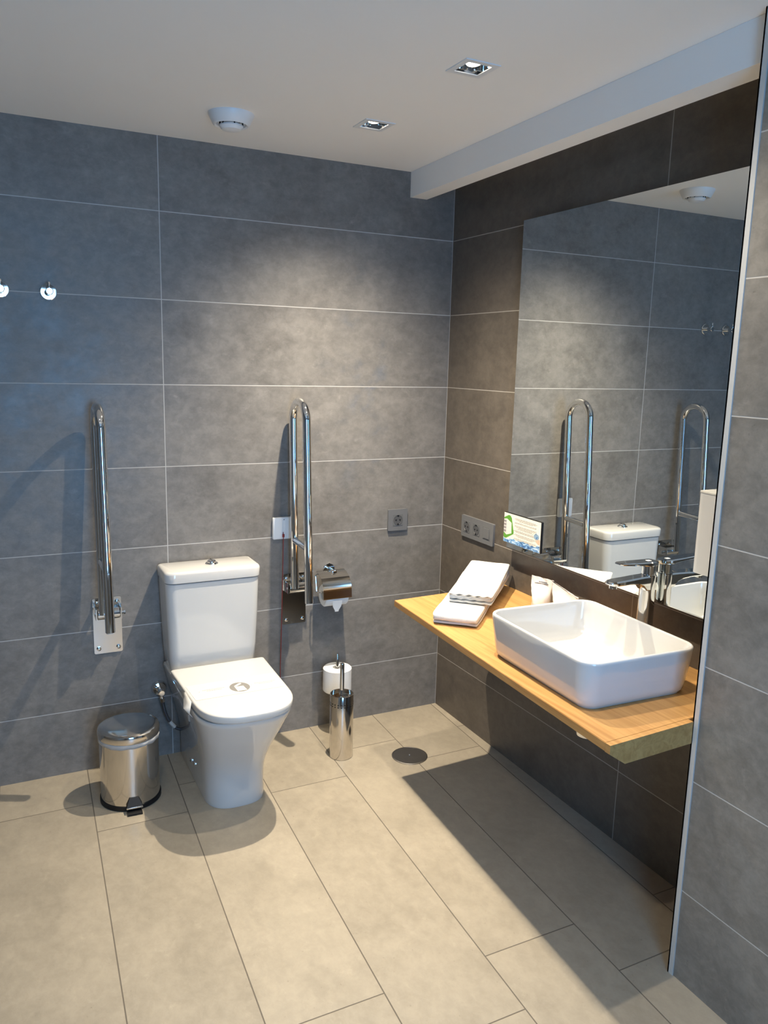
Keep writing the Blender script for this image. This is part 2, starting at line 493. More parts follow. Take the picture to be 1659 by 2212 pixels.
dr = [(.90 + .07 * sin(2 * pi * i / 24) * (1 - .0), .50 + .095 * cos(2 * pi * i / 24)) for i in range(24)]
obj('water_drop', join(flat(dr, .0006), flat([(.87, .57), (.885, .65), (.90, .57)], .0006)), M['palewrap'], t)
obj('drop_core', flat([(.91 + .025 * sin(2 * pi * i / 16), .48 + .04 * cos(2 * pi * i / 16)) for i in range(16)], .0009), M['water'], t)
obj('hand_print', flat([(.87, .40), (.90, .385), (.94, .42), (.99, .44), (.99, .29), (.95, .27), (.90, .32)], .0005), M['skin'], t)

# steel dispenser at the mirror's right edge
def dispenser():
    t = thing('wall_dispenser', 'pale steel dispenser on the right edge of the mirror beside the partition', 'dispenser', (MX, -1.55, 1.005))
    ol = rrect(-.10, MX - .0008, -1.625, -1.478, [.022, .001, .001, .022], 8)
    ol = rrect(-.10, MX - .0008, -1.625, -1.478, [.022, .001, .001, .022], 8)
    rings = [[(x, y, z) for x, y in ol] for z in (1.008, 1.226)]
    obj('housing', loft(rings), M['dispenser'], t, angle=30)
    ol2 = rrect(-.101, MX - .0008, -1.626, -1.477, [.023, .001, .001, .023], 8)
    obj('lid', loft([[(x, y, z) for x, y in ol2] for z in (1.2262, 1.230)]), M['alu'], t, angle=30)
M['dispenser'] = pbsdf('pale satin dispenser steel', (.72, .73, .74), .30, metal=.35)
dispenser()

# ------------------------------------------------------------------ countertop
TZ = .70
FL, FR = (-.503, -.523), (-.561, -1.714)
t = thing('countertop', 'wall-mounted oak countertop with chamfered ends under the mirror', 'countertop', (-.27, -1.1, TZ))
top = [FL, (-.001, -.497), (-.001, -1.6818), (PX - .0060, -1.6818), (-.5602, -1.6971)]
bm = bmesh.new()
vb = [bm.verts.new((x, y, TZ - .022)) for x, y in top]
f = bm.faces.new(vb)
ex = bmesh.ops.extrude_face_region(bm, geom=[f])
bmesh.ops.translate(bm, verts=[v for v in ex['geom'] if isinstance(v, bmesh.types.BMVert)], vec=(0, 0, .022))
bmesh.ops.bevel(bm, geom=list(bm.edges), offset=.0012, segments=2, affect='EDGES')
obj('top_board', bm_geo(bm), M['oak'], t)
def endboard(a, b, th, zt=-.0222):
    """trapezoid board hanging under the slab between front point a and back point b, th = thickness along +y"""
    a = Vector((*a, 0)); b = Vector((*b, 0)); d = (b - a).normalized(); Ln = (b - a).length
    pr_ = [(0, zt)] + ([(0, -.022)] if zt > -.01 else []) + [(.052, -.057), (Ln, -.057), (Ln, zt)]
    r0 = [tuple(a + d * s + Vector((0, 0, TZ + h))) for s, h in pr_]
    r1 = [(p[0] + .0, p[1] + th, p[2]) for p in r0]
    return loft([r0, r1])
obj('end_board', endboard((FR[0], -1.7140), (PX - .0060, -1.6988), .0168, 0), M['oak'], t)
obj('end_board', endboard((FL[0] + .003, FL[1] - .0225), (-.001, -.5195), .022), M['oak'], t)
obj('back_rail', box(-.024, -.001, PY + .003, -.522, TZ - .12, TZ - .0225), M['oak'], t)

# ------------------------------------------------------------------ washbasin
BROT = Matrix.Translation((-.3175, -1.338, TZ)) @ Matrix.Rotation(radians(-2.1), 4, 'Z')
def brr(hx, hy, r, z, n=9): return [tuple(BROT @ Vector((x, y, z))) for x, y in rrect(-hx, hx, -hy, hy, r, n)]
t = thing('washbasin', 'white rectangular countertop washbasin on the oak countertop', 'washbasin', (-.3175, -1.338, TZ))
hx, hy = .186, .236
R_ = [brr(hx - .024, hy - .024, .035, .0005), brr(hx - .022, hy - .022, .037, .004), brr(hx - .014, hy - .016, .042, .012), brr(hx - .010, hy - .012, .045, .03), brr(hx - .003, hy - .004, .048, .09), brr(hx - .0003, hy - .0003, .05, .122),
      brr(hx, hy, .05, .127), brr(hx - .001, hy - .001, .05, .1295), brr(hx - .003, hy - .003, .048, .1312), brr(hx - .006, hy - .006, .046, .1315),
      brr(hx - .009, hy - .009, .043, .1300), brr(hx - .0105, hy - .0105, .042, .127), brr(hx - .013, hy - .013, .041, .105),
      brr(hx - .022, hy - .026, .05, .05), brr(hx - .03, hy - .036, .055, .033), brr(hx - .045, hy - .052, .05, .023), brr(hx - .07, hy - .08, .045, .0195), brr(.03, .03, .028, .0165)]
obj('bowl', loft(R_), M['porcelain'], t, angle=50)
dc = tuple(BROT @ Vector((0.0, -.07, .0195)))
obj('drain_plug', lathe([(.036, .0), (.036, .003), (.031, .0055), (.026, .004), (.0255, .0075), (.012, .0095), (.002, .0098)], dc, n=36), M['chrome'], t)
dn = tuple(BROT @ Vector((0, -.03, -.022)))
t2 = thing('basin_trap', 'chrome bottle trap hanging below the countertop under the washbasin', 'drain trap', (dn[0], dn[1], .515))
obj('trap_cup', lathe([(.004, .515), (.02, .517), (.029, .524), (.031, .535), (.031, .60), (.026, .606), (.016, .608), (.016, TZ - .0225)], (dn[0], dn[1], 0), n=36), M['chrome'], t2)
obj('waste_pipe', tube([(dn[0] + .03, dn[1], .585), (-.0, dn[1], .585)], .016), M['chrome'], t2)
obj('wall_flange', lathe([(.032, -.012), (.032, -.003), (.028, -.0005)], (0, dn[1], .585), axis='x', n=32), M['chrome'], t2)

# ------------------------------------------------------------------ basin mixer tap
def faucet():
    fx, fy = -.070, -1.303
    t = thing('basin_mixer_tap', 'tall chrome single-lever basin mixer tap behind the washbasin', 'tap', (fx, fy, TZ))
    A = Matrix.Translation((fx, fy, .008)) @ Matrix.Rotation(radians(2), 4, 'Z')
    T = lambda v: tuple(A @ Vector(v))
    rings = []
    for z, hx_, hy_, r in ((TZ - .0077, .027, .026, .02), (TZ + .008, .0265, .0255, .02), (TZ + .012, .024, .023, .019), (TZ + .15, .0225, .0215, .019), (TZ + .225, .0225, .0215, .019), (TZ + .243, .0225, .0215, .019)):
        rings.append([T((x, y, z)) for x, y in rrect(-hx_, hx_, -hy_, hy_, r, 8)])
    obj('body', loft(rings), M['chrome'], t)
    # spout: flat bar, curved into the body underneath
    sp = []
    for s, zt, zb, hw in ((.016, .2435, .195, .0205), (-.022, .2435, .200, .0205), (-.035, .2435, .214, .0205), (-.055, .243, .222, .0205), (-.09, .2415, .2255, .0208), (-.13, .2405, .2255, .021), (-.148, .2395, .2265, .0195), (-.158, .238, .229, .014), (-.1615, .236, .232, .008)):
        zt += TZ; zb += TZ
        e = min(.004, (zt - zb) * .4)
        sp.append([T(p) for p in ((s, -hw, zb + e), (s, -hw + e, zb), (s, hw - e, zb), (s, hw, zb + e), (s, hw, zt - e), (s, hw - e, zt), (s, -hw + e, zt), (s, -hw, zt - e))])
    obj('spout', loft(sp), M['chrome'], t, angle=40)
    obj('aerator', lathe([(.0115, TZ + .227), (.0115, TZ + .217), (.009, TZ + .216)], T((-.138, 0, 0)), n=28), M['chrome'], t)
    obj('cartridge_neck', lathe([(.0205, TZ + .2435), (.0205, TZ + .2455), (.0195, TZ + .246), (.0195, TZ + .272)], T((0, 0, 0)), n=36), M['chrome'], t)
    lv = []
    for s, zt, th, hw in ((.024, .284, .010, .010), (.0215, .285, .013, .016), (.012, .2855, .014, .021), (-.01, .286, .014, .0222), (-.05, .2875, .010, .0212), (-.09, .2895, .008, .019), (-.118, .2905, .0065, .0165), (-.127, .2905, .004, .011)):
        zt += TZ; zb = zt - th; e = min(.003, th * .35)
        lv.append([T(p) for p in ((s, -hw, zb + e), (s, -hw + e, zb), (s, hw - e, zb), (s, hw, zb + e), (s, hw, zt - e), (s, hw - e, zt), (s, -hw + e, zt), (s, -hw, zt - e))])
    lever = obj('lever', loft(lv), M['chrome'], t, angle=40)
    obj('lever_mark', xf(box(-.012, .002, -.006, .006, TZ + .2857, TZ + .2866, .0003, 1), A), M['whiteplastic'], lever)
faucet()

# ------------------------------------------------------------------ folded towels
def towel(name, label, front, u, v, width, z0, layers, th, length, seed, back_drop, crinkle, group, inset=.018):
    """a cloth folded in an S of layers: front = front centre point, u runs back, v runs across"""
    rnd = random.Random(seed)
    u = Vector((*u, 0)).normalized(); v = Vector((*v, 0)).normalized()
    # centre line of the cloth in (s, z); odd layers run back, even layers run forward
    path = []
    for k in range(layers):
        zc = z0 + th * (k + .5)
        a = 0 if (k == 0) else (inset if k % 2 == 0 else inset)
        s0, s1 = (a if k else 0), length - .004 * k
        if k == layers - 1: s0 = -.004
        if k == layers - 2: s0 = .002
        seq = [s0 + (s1 - s0) * i / 16 for i in range(17)]
        if k % 2: seq = seq[::-1]
        if path:
            ps, pz = path[-1]
            sg = 1 if k % 2 else -1
            for q in (30, 60, 90, 120, 150):
                path.append((ps + sg * sin(radians(q)) * th * .55, pz + (zc - pz) * (1 - cos(radians(q))) / 2))
        path += [(s, zc) for s in seq]
    nv = 26; h = th * .46
    rings = []
    N = len(path)
    front = Vector((*front, 0))
    for j in range(nv + 1):
        w = (j / nv - .5)
        ring_t = []; ring_b = []
        for i, (s, z) in enumerate(path):
            a = path[max(0, i - 1)]; b = path[min(N - 1, i + 1)]
            dx, dz = b[0] - a[0], b[1] - a[1]; ln = sqrt(dx * dx + dz * dz) or 1
            nx, nz = -dz / ln, dx / ln
            edge = 1 - .35 * max(0, (abs(w) - .42) / .08)                # thinner rolled sides
            lay = (z - z0) / th
            p0 = front + u * s + v * (w * width * (1 - .012 * (lay % 2)))
            wob = noise.noise(Vector((s * 9 + seed, w * 4, lay * .7)))
            cr = crinkle * max(0, 1 - s / .07) * sin(w * 31 + seed + lay * 1.7) * (.4 + .6 * min(1, lay / max(1, layers - 1)))
            lift = .0022 * wob + cr + back_drop * (s / length) ** 2 * (lay + .3) / layers
            sd = .004 * noise.noise(Vector((s * 7, w * 3 + seed, lay + 5)))
            q = p0 + v * sd
            ring_t.append(tuple(q + u * (nx * h * edge) + Vector((0, 0, z + lift + nz * h * edge))))
            ring_b.append(tuple(q - u * (nx * h * edge) + Vector((0, 0, max(z0 + .0004, z + lift - nz * h * edge)))))
        rings.append(ring_t + ring_b[::-1])
    o = obj(name, loft(rings), M['cotton'], None, loc=(front.x + u.x * length / 2, front.y + u.y * length / 2, z0), angle=60)
    sb = o.modifiers.new('soften', 'SUBSURF'); sb.levels = 1; sb.render_levels = 1
    return tag(o, label, 'towel', group)
U, VV = (.69, .724), (.724, -.69)
towel('folded_towel', 'larger folded white towel, the lower one on the countertop', (-.450, -.854), U, VV, .156, TZ + .0005, 3, .0130, .515, 2, .022, .0, 'folded white towels')
towel('folded_towel', 'smaller folded white towel lying on top of the larger towel', (-.348, -.782), U, VV, .158, TZ + .0420, 4, .0090, .405, 9, .022, .0028, 'folded white towels')

# ------------------------------------------------------------------ wrapped tumblers
def pouch(name, label, cx, cy, rot, hgt, wid, lean, text):
    t = thing(name, label, 'wrapped tumbler', (cx, cy, TZ), 'wrapped tumblers by the washbasin')
    A = Matrix.Translation((cx, cy, TZ)) @ Matrix.Rotation(rot, 4, 'Z')
    n = 48; rings = []
    for k, (h, fl, r) in enumerate(((.001, 0, .031), (.006, 0, .0335), (.025, .05, .0345), (.042, .16, .0355), (.060, .40, .036), (.078, .72, .0365), (.092, .92, .037), (.104, .985, .037), (.112, 1, .037))):
        ring = []
        for i in range(n):
            a = 2 * pi * i / n
            fx_ = cos(a) if fl < .3 else (1 - fl) * cos(a) + fl * max(-1, min(1, 1.12 * cos(a)))
            ax, ay = fx_ * r * (1 + fl * (wid / .074 - 1)), sin(a) * r * (1 - .97 * fl)
            cr = .0020 * sin(5 * a + k * 1.3) * (1 - fl * .6) + .0012 * sin(9 * a + 2 * k)
            z = h * hgt / .112 + lean * (cos(a) * fl)
            ring.append(tuple(A @ Vector((ax + cr, ay + cr, z))))
        rings.append(ring)
    w = obj('wrapper', loft(rings), M['wrap'], t, angle=70)
    if text:
        b = []
        for zz, x0, x1 in ((.098, -.012, .018), (.0925, -.026, .022)):
            x = x0
            while x < x1:
                d = random.uniform(.003, .008); b.append(box(x, min(x + d, x1), -.0042 - (.098 - zz) * .35, -.002, zz - .0012, zz + .0012)); x += d + .0012
        obj('printed_text', xf(join(*b), A), M['print'], t)
pouch('wrapped_tumbler', 'milky plastic-wrapped tumbler with small print, nearest the towels', -.062, -.805, radians(-58), .112, .080, -.004, True)
pouch('wrapped_tumbler', 'milky plastic-wrapped tumbler with slanted top, half hidden behind the washbasin', -.058, -.925, radians(-66), .100, .098, -.020, False)

# ------------------------------------------------------------------ toilet
TX = -1.066
t = thing('toilet', 'white close-coupled toilet with its lid closed, between the two grab bars', 'toilet', (TX, -.34, 0))
def dshape(w, yb, yf, dep, n, rb=.012, k=22, cx=TX):
    out = []
    for i in range(k + 1):
        a = pi * i / k
        cxs, sn = cos(a), sin(a)
        out.append((cx - w * (1 if cxs > 0 else -1) * abs(cxs) ** (2 / n), yf + dep - dep * abs(sn) ** (2 / n)))
    # front runs from -w to +w; back corners
    for i in range(5):
        a = .5 * pi * i / 4
        out.append((cx + w - rb + rb * cos(a), yb - rb + rb * sin(a)))
    for i in range(5):
        a = .5 * pi + .5 * pi * i / 4
        out.append((cx - w + rb + rb * cos(a), yb - rb + rb * sin(a)))
    return out
rings = []
for z, w_, yf, dep in ((.0005, .1065, -.482, .115), (.012, .1075, -.484, .117), (.05, .107, -.482, .118), (.10, .108, -.481, .12), (.14, .112, -.490, .125), (.18, .119, -.510, .132),
                       (.22, .128, -.536, .14), (.26, .138, -.564, .148), (.30, .148, -.592, .155), (.34, .157, -.618, .162), (.37, .1635, -.640, .166), (.388, .1665, -.651, .168), (.393, .165, -.650, .167)):
    rings.append([(x, y, z) for x, y in dshape(w_, -.012, yf, dep, 2.7)])
bowl = obj('pedestal', loft(rings), M['porcelain'], t, angle=50)
for py in (-.20, -.255):
    obj('bolt_cap', lathe([(.0095, .004), (.0095, -.002), (.006, -.0055), (.001, -.006)], (TX - .1085, py, .062 + (.0 if py > -.22 else .012)), axis='x', n=20), M['chrome'], bowl)
rings = []
for z, xa, xb, yf in ((.392, -1.222, -.906, -.148), (.40, -1.226, -.903, -.152), (.47, -1.231, -.899, -.158), (.60, -1.236, -.893, -.162), (.725, -1.240, -.889, -.163), (.7345, -1.2395, -.8895, -.1625), (.736, -1.235, -.893, -.158)):
    rings.append([(x, y, z) for x, y in rrect(xa, xb, yf, -.008, [.035, .035, .012, .012], 8)])
obj('cistern', loft(rings), M['porcelain'], t, angle=50)
rings = []
for z, d in ((.7385, .004), (.740, .0), (.770, -.0015), (.776, .0005), (.7795, .004), (.781, .009)):
    rings.append([(x, y, z) for x, y in rrect(-1.243 + d, -.886 - d, -.168 + d, -.006 - d * .5, [.036, .036, .012, .012], 8)])
lid = obj('cistern_lid', loft(rings), M['porcelain'], t, angle=50)
b = obj('flush_button', lathe([(.024, .7805), (.024, .784), (.021, .787), (.0175, .7875), (.017, .7855), (.0165, .792), (.013, .796), (.004, .7975)], (-1.055, -.082, 0), n=40), M['chrome'], t)
obj('button_split', box(-1.0564, -1.0552, -.098, -.066, .7962, .7979), M['black'], b)
def seatring(z0, z1, w_, yf, rb, e=.004):
    R = []
    for z, d in ((z0, e), (z0 + e * .6, e * .25), (z0 + e, 0), (z1 - e, 0), (z1 - e * .5, e * .25), (z1 - e * .12, e * .75), (z1, e * 1.6)):
        R.append([(TX - .002 + (x - TX) * (1 - .075 * min(1, (-.203 - y) / .40)), y, z) for x, y in dshape(w_ - d, -.203 - d, yf + d, .165, 2.55, rb)])
    return loft(R)
obj('seat', seatring(.3965, .4025, .169, -.664, .01, .002), M['seat'], t, angle=50)
obj('seat_lid', seatring(.4045, .4315, .1755, -.680, .008, .005), M['seat'], t, angle=50)
for sd in (-1, 1): obj('hinge', lathe([(.011, -.03), (.011, .03)], (TX + sd * .085, -.192, .402), axis='x', n=18), M['seat'], t)

# paper hygiene band around the lid
LZ = .4318
t = thing('hygiene_band', 'white paper hygiene band with grey emblem wrapped over the toilet lid', 'paper band', (TX, -.45, LZ))
band = obj('paper_strip', prism([(TX - .156, -.505), (TX + .152, -.505), (TX + .158, -.375), (TX - .162, -.375)], LZ, LZ + .0005), M['band'], t)
EM = (-1.058, -.452)
def disc2(cx, cy, rx, ry, z, h, n=40): return prism([(cx + rx * cos(2 * pi * i / n), cy + ry * sin(2 * pi * i / n)) for i in range(n)], z, z + h)
em = obj('emblem_disc', disc2(EM[0], EM[1], .0345, .0400, LZ + .0005, .0003), M['print'], t)
Z2 = LZ + .0008
def emp(pts): return prism([(EM[0] + a, EM[1] + b) for a, b in pts], Z2, Z2 + .0003)
obj('emblem_icon', join(emp([(-.016, -.033), (-.017, .006), (.014, .006), (.017, -.033)]), emp([(-.017, .0085), (-.016, .014), (.006, .032), (.013, .030), (.012, .023), (-.008, .0085)])), M['band'], em)
rnd = random.Random(3)
for cx, cy in ((-1.145, -.440), (-.965, -.447)):
    ps = []
    for dy, hw in ((.006, .038), (-.004, .026)):
        x = cx - hw
        while x < cx + hw:
            d = rnd.uniform(.003, .009); ps.append(box(x, min(x + d, cx + hw), cy + dy - .0015, cy + dy + .0015, LZ + .0005, LZ + .0008)); x += d + .0016
    ps.append(box(cx - .052, cx - .049, cy - .003, cy, LZ + .0005, LZ + .0008))
    obj('printed_text', join(*ps), M['faintprint'], t)
xl = TX - .1690
tab = [[(xl - .001, y, .4285 + .0 * k) for k, y in enumerate((-.50, -.46, -.42, -.38))],
       [(xl - .007, -.515, .418), (xl - .011, -.47, .416), (xl - .006, -.425, .419), (xl - .003, -.375, .421)],
       [(xl - .014, -.525, .400), (xl - .022, -.475, .398), (xl - .013, -.435, .404), (xl - .006, -.385, .41)],
       [(xl - .004, -.530, .386), (xl - .012, -.475, .383), (xl - .008, -.44, .39), (xl - .003, -.40, .40)]]
to = obj('folded_tab', loft(tab, False, False, closed=False), M['band'], t, angle=10)
sm = to.modifiers.new('sheet', 'SOLIDIFY'); sm.thickness = .0006

# ------------------------------------------------------------------ stop valve and supply hose
t = thing('stop_valve', 'chrome angle stop valve with flexible hose, on the wall between bin and toilet', 'valve', (-1.247, 0, .285))
vx, vz = -1.248, .285
obj('rosette', lathe([(.030, .0), (.030, -.004), (.024, -.016), (.013, -.019), (.012, -.036)], (vx, 0, vz), axis='y', n=32), M['chrome'], t)
obj('valve_body', join(lathe([(.0125, -.034), (.0135, -.038), (.0135, -.058), (.010, -.062)], (vx, 0, vz), axis='y', n=24), tube([(vx, -.047, vz), (vx + .002, -.048, vz - .026)], .0075)), M['chrome'], t)
obj('union_nut', tube([(vx + .002, -.048, vz - .024), (vx + .004, -.048, vz - .040)], .0095, n=6), M['chrome'], t)
hp = bez((vx + .004, -.048, vz - .038), (vx + .012, -.05, vz - .09), (vx + .018, -.052, vz - .11), (vx + .036, -.055, vz - .135), 12) + \
     bez((vx + .036, -.055, vz - .135), (vx + .056, -.058, vz - .165), (vx + .075, -.055, vz - .166), (vx + .107, -.05, vz - .158), 12)[1:]
obj('supply_hose', tube(hp, .0058), M['rubber'], t)
obj('ferrule', tube([hp[10], hp[12], hp[14]], .0078), M['alu'], t)

# ------------------------------------------------------------------ fold-up grab bars
def grab_bar():
    bx = -.715
    t = thing('grab_bar', 'fold-up chrome grab bar right of the toilet, beside the paper holder', 'grab bar', (bx, 0, .48), 'fold-up grab bars')
    pc = -.696
    pl_ = prism(rrect(pc - .0505, pc + .0505, .476, .690, .006, 4), -.0045, -.0003, axis='y')
    plate = obj('mounting_plate', pl_, M['steel'], t)
    for dx, z in ((-.034, .672), (.036, .672), (-.034, .496), (.036, .496)):
        obj('bolt', lathe([(.0085, -.0045), (.0085, -.0085), (.0055, -.0105), (.002, -.0108)], (pc + dx, 0, z), axis='y', n=6), M['chrome'], plate)
    for xa in (-.046, .040): obj('hinge_bracket', box(pc + xa, pc + xa + .004, -.062, -.0045, .622, .664), M['steel'], t)
    obj('hinge_barrel', lathe([(.017, -.0405), (.0205, -.039), (.0205, .036), (.017, .0385)], (pc, -.046, .641), axis='x', n=32), M['chrome'], t)
    obj('hinge_pin', lathe([(.006, -.048), (.006, .052), (.0085, .0525), (.0085, .058), (.005, .060)], (pc, -.046, .641), axis='x', n=6), M['chrome'], t)
    yr0, yr1 = -.066, -.036             # rear leg: foot and top
    yf0, yf1 = -.222, -.181             # front leg
    zt = 1.318
    path = [Vector((bx, yr0, .645)), Vector((bx, yr1, zt))]
    c = Vector((bx, (yr1 + yf1) / 2, zt)); rr = (yr1 - yf1) / 2
    for i in range(1, 16):
        a = pi * i / 16
        path.append(c + Vector((0, rr * cos(a), rr * sin(a))))
    path += [Vector((bx, yf1, zt)), Vector((bx, yf0, .628))]
    obj('rail', tube(path, .0163, n=22), M['chrome'], t)
    obj('end_cap', tube([(bx, yf0 - .0002, .6282), (bx, yf0 - .0003, .624)], [.0163, .013], n=22), M['whiteplastic'], t)
    fr = (.843 - .645) / (zt - .645)
    obj('cross_brace', tube([(bx, yr0 + (yr1 - yr0) * fr - .012, .843), (bx, yf0 + (yf1 - yf0) * fr + .012, .838)], .0135, n=18), M['chrome'], t)
    obj('brace_rivet', lathe([(.0035, -.0165), (.0035, -.018)], (bx, yf0 + (yf1 - yf0) * fr, .836), axis='y', n=12), M['satin'], t)
    return t
gb = grab_bar()
dup(gb, (-1.4465, 0, .459), 'fold-up chrome grab bar left of the toilet, above the pedal bin')

# ------------------------------------------------------------------ emergency pull switch
t = thing('pull_switch', 'white square emergency pull switch with red cord left of the grab bar', 'pull switch', (-.749, 0, .84))
obj('housing', box(-.790, -.708, -.017, -.0003, .838, .928, .006, 3), M['whiteplastic'], t)
obj('indicator', box(-.747, -.742, -.0182, -.0165, .917, .9195), M['greyplastic'], t)
obj('cord_grommet', join(lathe([(.0045, .848), (.0045, .860)], (-.748, -.0205, 0), n=14), box(-.7492, -.7468, -.019, -.0165, .858, .868)), M['red'], t)
obj('pull_cord', tube(bez((-.748, -.0205, .852), (-.752, -.020, .65), (-.7535, -.016, .45), (-.757, -.010, .30), 20) + bez((-.757, -.010, .30), (-.757, -.01, .25), (-.758, -.01, .21), (-.758, -.01, .18), 6)[1:], .0016, n=8), M['red'], t)

# ------------------------------------------------------------------ sockets
def schuko(t, y_axis, cx, cz, fr):
    """a round earthed socket face in its square insert; y_axis: wall normal along -y, else along -x"""
    def P(g): return g if y_axis else ([(v[1], v[0], v[2]) for v in g[0]], g[1])
    sq = prism(rrect(cx - .0245, cx + .0245, cz - .0245, cz + .0245, .002, 3), -fr - .0012, -fr + .002, axis='y')
    ins = obj('socket_insert', P(sq), M['socket'], t)
    a = lathe([(.0215, -fr - .0013), (.0215, -fr - .0022), (.0195, -fr - .0022), (.0190, -fr - .0014), (.002, -fr - .0014)], (cx, 0, cz), axis='y', n=36)
    cup = obj('socket_cup', P(a), M['socketcup_shaded'], ins)
    obj('contact_holes', P(join(*[lathe([(.0031, -fr - .0024), (.0031, -fr - .0014)], (cx + d, 0, cz), axis='y', n=14) for d in (-.0095, .0095)],
                                *[box(cx - .004, cx + .004, -fr - .0026, -fr - .0014, cz + s * .0185 - .0025, cz + s * .0185 + .0025) for s in (-1, 1)])), M['black'], ins)
t = thing('wall_socket', 'single silver-grey power socket on the back wall near the corner', 'socket', (-.227, 0, .882))
obj('face_plate', prism(rrect(-.2735, -.1815, .8355, .9285, .004, 4), -.0095, -.0003, axis='y'), M['greyplastic'], t)
schuko(t, True, -.2275, .882, .0095)
t = thing('socket_panel', 'grey triple panel with two sockets and a blank, left of the mirror', 'socket', (0, -.292, .88))
obj('face_plate', prism(rrect(-.410, -.174, .833, .9235, .004, 4), -.0095, -.0003, axis='x'), M['greyplastic'], t)
schuko(t, False, -.2165, .8785, .0095)
schuko(t, False, -.289, .8785, .0095)
obj('blank_insert', join(prism(rrect(-.3885, -.3375, .853, .904, .002, 3), -.0105, -.009, axis='x')), M['socket'], t)
obj('rocker', prism(rrect(-.3835, -.3425, .858, .899, .002, 3), -.0125, -.0105, axis='x'), M['greyplastic'], t)

# ------------------------------------------------------------------ toilet paper holder, rolls
t = thing('toilet_paper_holder', 'chrome covered toilet paper holder on the back wall below the socket', 'paper holder', (-.543, 0, .69))
hx_ = -.543
obj('rosette', lathe([(.026, .0), (.026, -.006), (.024, -.0085), (.012, -.009)], (hx_, 0, .693), axis='y', n=36), M['chrome'], t)
obj('arm', join(tube([(hx_, -.008, .693), (hx_, -.062, .693)], .0085, n=20), lathe([(.0105, -.060), (.0105, -.066), (.008, -.067)], (hx_, 0, .693), axis='y', n=20)), M['chrome'], t)
prof = [(-.036, .697), (-.060, .6925), (-.085, .682), (-.103, .668), (-.112, .652), (-.117, .630), (-.119, .604), (-.1205, .598)]
x0, x1 = -.612, -.488
inn = [(y + .0016, z - .0008) for y, z in prof]
cov = prism(prof + inn[::-1], x0, x1, axis='x')
obj('cover_flap', cov, M['steel'], t, angle=60)
wire = [(x0 + .07, -.055, .690), (x0 - .004, -.050, .690)] + [(x0 - .009, -.052, .684), (x0 - .010, -.058, .66), (x0 - .010, -.066, .625), (x0 - .007, -.068, .6165), (x0 + .02, -.0685, .615), (x1 + .004, -.0685, .615)]
obj('roll_wire', tube(wire, .0032, n=10), M['chrome'], t)
def roll(name, label, c, axis, half, R, r, group, parts=None):
    o = lathe([(r, -half), (R - .004, -half), (R, -half + .004), (R, half - .004), (R - .004, half), (r, half), (r, -half)], c, axis=axis, n=48, cap0=False, cap1=False)
    q = thing(name, label, 'toilet roll', (c[0], c[1], c[2] - (R if axis == 'x' else half)), group)
    obj('paper', o, M['paper'], q)
    obj('cardboard_core', lathe([(r - .0003, -half + .001), (r - .0003, half - .001), (r - .0016, half - .001), (r - .0016, -half + .001), (r - .0003, -half + .001)], c, axis=axis, n=32, cap0=False, cap1=False), M['cardpale'], q)
    return q
q = roll('toilet_roll', 'white toilet roll under the chrome cover of the paper holder', (-.547, -.0685, .602), 'x', .050, .0455, .0200, 'white toilet rolls')
tail = []
for z, y, hw in ((.590, -.1145, .021), (.575, -.1118, .0205), (.562, -.110, .018), (.553, -.109, .013), (.545, -.108, .0085), (.540, -.1075, .008)):
    tail.append([(-.549 - hw, y, z), (-.549, y - .001, z), (-.549 + hw, y, z), (-.549 + hw, y + .001, z), (-.549, y, z), (-.549 - hw, y + .001, z)])
obj('folded_tail', loft(tail), M['paper'], q, angle=60)
sx, sy = -.530, -.078
roll('toilet_roll', 'spare white toilet roll on the low upright holder behind the toilet brush', (sx, sy, .236), 'z', .051, .060, .0205, 'white toilet rolls')
t = thing('spare_roll_holder', 'chrome upright post carrying the spare toilet roll, low on the wall', 'paper holder', (sx, 0, .17))
obj('post', lathe([(.006, .165), (.006, .343), (.0045, .346)], (sx, sy, 0), n=20), M['chrome'], t)
obj('rest', lathe([(.019, .1795), (.019, .184), (.0175, .1845)], (sx, sy, 0), n=28), M['chrome'], t)
obj('arm', tube([(sx, sy, .170), (sx, -.008, .170)], .0065), M['chrome'], t)
obj('rosette', lathe([(.024, .0), (.024, -.006), (.021, -.009)], (sx, 0, .170), axis='y', n=32), M['chrome'], t)

# ------------------------------------------------------------------ toilet brush
bx, by, br = -.598, -.283, .0465
t = thing('toilet_brush', 'stainless steel cylindrical toilet brush holder standing beside the toilet', 'toilet brush', (bx, by, 0))
obj('canister', lathe([(br - .001, .0008), (br, .003), (br, .262), (br - .0008, .2635), (br - .002, .263), (br - .002, .25), (br - .003, .246), (.003, .246)], (bx, by, 0), n=56), M['steel'], t)
holes = []
for zz in (.231, .2215):
    for k in range(22):
        a = 2 * pi * k / 22
        holes.append(xf(lathe([(.0026, 0), (.0026, .0009)], (0, 0, 0), axis='x', n=10), Matrix.Translation((bx, by, zz)) @ Matrix.Rotation(a, 4, 'Z') @ Matrix.Translation((br - .0004, 0, 0))))
obj('vent_holes', join(*holes), M['black'], t)
obj('handle', lathe([(.009, .246), (.009, .249), (.0062, .252), (.0062, .277), (.0085, .279), (.0085, .384), (.0075, .387), (.003, .3875)], (bx, by, 0), n=24), M['chrome'], t)

# ------------------------------------------------------------------ floor drain
dx, dy = -.349, -.399
t = thing('floor_drain', 'round dark steel floor drain cover beside the countertop shadow', 'floor drain', (dx, dy, 0))
obj('cover_plate', lathe([(.0715, .0004), (.0715, .0025), (.068, .0042), (.0665, .0042), (.066, .0035), (.004, .0052)], (dx, dy, 0), n=64), M['darksteel'], t)
obj('centre_screw', lathe([(.0042, .005), (.0042, .0066), (.003, .0072)], (dx, dy, 0), n=18), M['chrome'], t)

